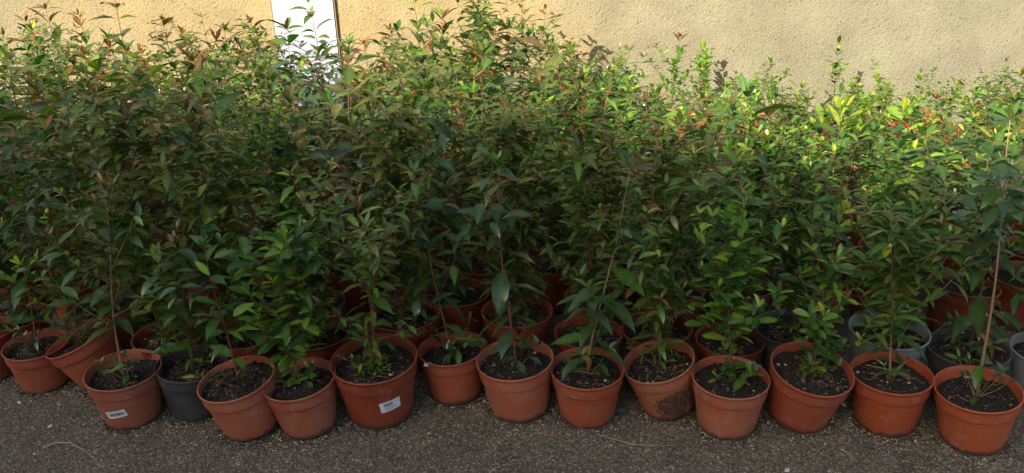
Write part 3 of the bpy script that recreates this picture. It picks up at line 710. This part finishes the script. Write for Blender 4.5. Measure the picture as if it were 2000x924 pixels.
for ri in range(rows):
    y = y0 + ri * pitch_y + (0.02 if ri else 0)
    xs = []
    x = -3.4 + (ri % 2) * 0.10 + rc.uniform(-.03, .03)
    step = 0.198 + 0.004 * ri
    while x < 3.6:
        xs.append(x); x += step * rc.uniform(.94, 1.08)
    vis = []
    for x in xs:
        yy = y + rc.uniform(-.03, .03)
        px, py, z = proj((x, yy, 0.35))
        if px < -75 or px > 2075: continue
        if any((x - a_) ** 2 + (yy - b_) ** 2 < ((d_ + .185) / 2 * .90) ** 2 for a_, b_, d_ in placed): continue
        if yy > WALL_Y - 0.12: continue
        if px > 1250 and ri >= rows - 1: continue
        # thin out the sunny right-hand back
        vis.append((x, yy, px))
    for ci, (x, yy, px) in enumerate(vis):
        dia = rc.uniform(.172, .192); placed.append((x, yy, dia))
        # height: capped by the sight line over the outline
        yt = outline(px) + (rc.choice((0, 15, 60, 100, 140)) if ri >= 6 else rc.choice((15, 30, 50, 80))) + rc.uniform(0, 30)
        hmax = at_y(px, yt, yy).z
        left = px < 1080
        cap = rc.uniform(.50, .88) if left else rc.uniform(.42, .70)
        if not left and px > 1500: cap = rc.uniform(.40, .66)
        if px > 1250 and 2 <= ri <= 6: cap = rc.uniform(.42, .56)
        if ri <= 1: cap = rc.uniform(.60, .74) if left else rc.uniform(.50, .66)
        top = max(.34, min(hmax, cap)) if hmax < cap or rc.random() < .5 else max(.34, min(hmax, cap * 1.08))
        h = top - .115 - .03
        if left: typ = rc.choices(['medium', 'narrow', 'broad', 'yellow', 'small'], [6, 1.6, 3.2, 1.2, .8])[0]
        else: typ = rc.choices(['small', 'yellow', 'medium', 'narrow', 'broad'], [5, 2.2, 1.6, 2, .8])[0]
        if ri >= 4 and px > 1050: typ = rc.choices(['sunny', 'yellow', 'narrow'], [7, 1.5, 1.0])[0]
        kind = rc.choices(['terra', 'orange', 'faded', 'dark', 'charcoal'], [5, 3, 2, 2, .7])[0]
        if px > 1250 and kind in ('orange', 'faded'): kind = 'terra' if rc.random() < .6 else 'charcoal'
        if (ri <= 1 and px > 1500) or (ri <= 2 and rc.random() < .7): kind = 'dark'  # darker pot colour stands in for deep shade in the near rows
        size = 'tall' if top > .66 else ('short' if top < .48 else 'medium high')
        where = 'against the wall' if ri == rows - 1 else ORD[ri + 2] + ' row back'
        lab = f'{size} {LOOK[typ]} sapling, {where}, {ORD[ci]} plant from the left'
        place(x, yy, dia, typ, h, kind, rc, lab, 'potted saplings in the crowded rows behind'); total += 1
print('crowd saplings', total, 'front', len(FRONT))

# ------------------------------------------------------------------ small things on the ground and on the soil
def twig(name, pix, r0, label, group=None, z=0.006, arch=0.0):
    pts = [at_z(a_, b_, z) for a_, b_ in pix]; out = []
    n = 6
    for i in range(len(pts) - 1):
        for j in range(n): out.append(pts[i].lerp(pts[i + 1], j / n))
    out.append(pts[-1]); L = len(out)
    c = out[0].copy()
    rr = random.Random(len(pix) * 7 + int(pix[0][0]))
    o_ = [(p - c) + Vector((rr.uniform(-.0008, .0008), rr.uniform(-.0008, .0008), arch * math.sin(math.pi * i / (L - 1)) - (0.004 if arch else 0))) for i, p in enumerate(out)]
    mb = MB(); mb.tube(o_, [r0 * (1 - .55 * i / L) for i in range(L)], 6)
    o = mb.obj(name, M_TWIG); o.location = c; tag(o, label, 'twig', group); return o
twig('dry_twig', [(82, 873), (110, 868), (140, 871), (165, 882), (180, 890)], .0017, 'pale curved twig lying on the gravel in the bottom left corner', arch=.012)
twig('dry_twig', [(84, 872), (110, 860), (150, 845), (196, 836)], .0011, 'straight dull twig on the ground beside the pale curved twig')
twig('dry_twig', [(1165, 848), (1200, 858), (1240, 868), (1290, 871), (1320, 869)], .0011, 'long thin stalk on the ground in front of the muddy pot')
def chip(px, py, sz, label, zbase=0.0, seed=0, mat=None, name='stone_chip', cat='stone', flat=.35):
    g = at_z(px, py, zbase + sz * .3); r = random.Random(seed); mb = MB()
    n = 7; top = []; bot = []
    for j in range(n):
        q = 6.283 * j / n; rr = sz * r.uniform(.55, 1.0) * (1 + .45 * abs(math.cos(q))); top.append(Vector((rr * math.cos(q) * .8, rr * math.sin(q) * .6, sz * flat * r.uniform(.6, 1)))); bot.append(Vector((rr * math.cos(q), rr * math.sin(q) * .8, -sz * flat * .5)))
    mb.add(top + bot, [tuple(range(n)), tuple(range(2 * n - 1, n - 1, -1))] + [(j, j + n, (j + 1) % n + n, (j + 1) % n) for j in range(n)])
    o = mb.obj(name, mat or M_CHIP, smooth=False); o.location = g; o.rotation_euler = (r.uniform(-.3, .3), r.uniform(-.3, .3), r.uniform(0, 6.28)); tag(o, label, cat); return o
chip(98, 832, .0065, 'largest white stone on the gravel left of the small-sticker pot', seed=1)
chip(38, 786, .0055, 'white stone on the gravel below the leftmost pots', seed=2)
chip(68, 886, .0045, 'small pale stone left of the pale curved twig', seed=3)
chip(1648, 790, .009, 'white chip standing in the shadow between two right-hand front pots', seed=4)
chip(1537, 918, .006, 'pale chip cut by the bottom edge below the tipped forward pot', seed=5)
chip(1788, 862, .0045, 'pale pebble on the ground right of the orange pot', seed=6)
chip(1565, 773, .012, 'white bark chip lying on the soil of the pot tipped forward', zbase=.112, seed=7, name='bark_chip', cat='chip', flat=.2)
chip(1296, 735, .008, 'cream chip on the soil at the front of the muddy pot', zbase=.112, seed=8, name='bark_chip', cat='chip', flat=.3)
chip(1337, 705, .009, 'cream chip at the right side of the soil in the muddy pot', zbase=.118, seed=9, name='bark_chip', cat='chip', flat=.3)
chip(1890, 736, .009, 'pale chip on the soil of the rightmost front pot', zbase=.118, seed=10, name='bark_chip', cat='chip', flat=.4)
chip(835, 712, .010, 'round tan pebble in the front of the set back pot', zbase=.118, seed=12, name='pebble', cat='stone', flat=.6)
def loose_leaf(px, py, z, L, az, col, label, seed):
    g = at_z(px, py, z); mb = MB(); r = random.Random(seed)
    leaf(mb, Vector((-L / 2 * math.cos(az), -L / 2 * math.sin(az), 0)), az, .12, L, L * .36, .25, .12, .1, col, r)
    o = mb.obj('fallen_leaf', M_LEAF); o.location = g; tag(o, label, 'leaf'); return o
loose_leaf(370, 737, .132, .042, .05, (0.22, 0.34, 0.10), 'pale green fallen leaf on the soil of the black pot', 1)
loose_leaf(1392, 745, .130, .030, .4, (0.20, 0.09, 0.04), 'brown fallen leaf on the soil of the pot right of the muddy one', 2)
loose_leaf(213, 724, .130, .030, 2.6, (0.30, 0.22, 0.13), 'dry tan leaf on the soil of the small-sticker pot', 3)
loose_leaf(1568, 742, .135, .026, 1.2, (0.20, 0.10, 0.05), 'brown curled leaf on the soil of the pot tipped forward', 4)
for px0, py0, px1, py1, z, lb in ((1098, 725, 1170, 731, .135, 'longer dry twig lying across the soil of the slender leaning sapling'), (1112, 712, 1140, 700, .138, 'short dry twig on the soil of the slender leaning sapling'), (1690, 712, 1778, 735, .136, 'green grass stalk across the soil of the narrow leaved sapling')):
    twig('dry_twig', [(px0, py0), ((px0 + px1) / 2, (py0 + py1) / 2 - 2), (px1, py1)], .0010, lb, z=z)

# loose grit over the front strip of ground
rg = random.Random(9); mb = MB()
for i in range(20000):
    px, py = rg.uniform(-60, 2060), rg.uniform(735, 950)
    g = at_z(px, py, 0); s = rg.choice((.0011, .0014, .0018, .0026)) * rg.uniform(.8, 1.3)
    if rg.random() < .01: s *= 1.6
    a = rg.uniform(0, 6.28); ca, sa = math.cos(a), math.sin(a); l, w_, h_ = s * rg.uniform(.9, 1.8), s * rg.uniform(.5, .9), s * rg.uniform(.3, .9)
    vs = [(g.x + l * ca, g.y + l * sa, h_ * .3), (g.x - w_ * sa, g.y + w_ * ca, 0), (g.x - l * ca, g.y - l * sa, h_ * .2), (g.x + w_ * sa, g.y - w_ * ca, 0), (g.x + rg.uniform(-.3, .3) * l, g.y, h_ * 1.3)]
    mi = rg.choices((0, 1, 2), (52, 40, 5))[0]
    mb.add(vs, [(0, 1, 4), (1, 2, 4), (2, 3, 4), (3, 0, 4)], mi)
for q in FRONT:
    if 'bx' not in q: continue
    rb = q['dia'] / (2 * R0) * 0.069; fx, fy = q['x'], q['y']
    for i in range(260):   # spilled soil and grit gathered round the foot of each pot
        an = rg.uniform(math.pi * .95, math.pi * 2.05); d_ = rb + abs(rg.gauss(0, .010)); x_, y_ = fx + d_ * math.cos(an), fy + d_ * math.sin(an)
        s = rg.uniform(.0008, .0026); a = rg.uniform(0, 6.28); l, w_ = s * 1.4, s * .8; ca, sa = math.cos(a), math.sin(a)
        mb.add([(x_ + l * ca, y_ + l * sa, 0), (x_ - w_ * sa, y_ + w_ * ca, 0), (x_ - l * ca, y_ - l * sa, 0), (x_ + w_ * sa, y_ - w_ * ca, 0), (x_, y_, s * 1.3)], [(0, 1, 4), (1, 2, 4), (2, 3, 4), (3, 0, 4)], 3 if rg.random() < .85 else 2)
gr = mb.obj('loose_grit', [flat_mat('grit_dark', (0.15, 0.116, 0.068), .85, 200, .3), flat_mat('grit_mid', (0.27, 0.220, 0.135), .85, 200, .3), flat_mat('grit_pale', (0.48, 0.42, 0.32), .8, 200, .2), flat_mat('spilled_soil', (0.030, 0.022, 0.016), .9, 200, .4)], smooth=False)
tag(gr, 'fine loose grit and stone flakes over the ground before the pots', 'grit', kind='stuff')
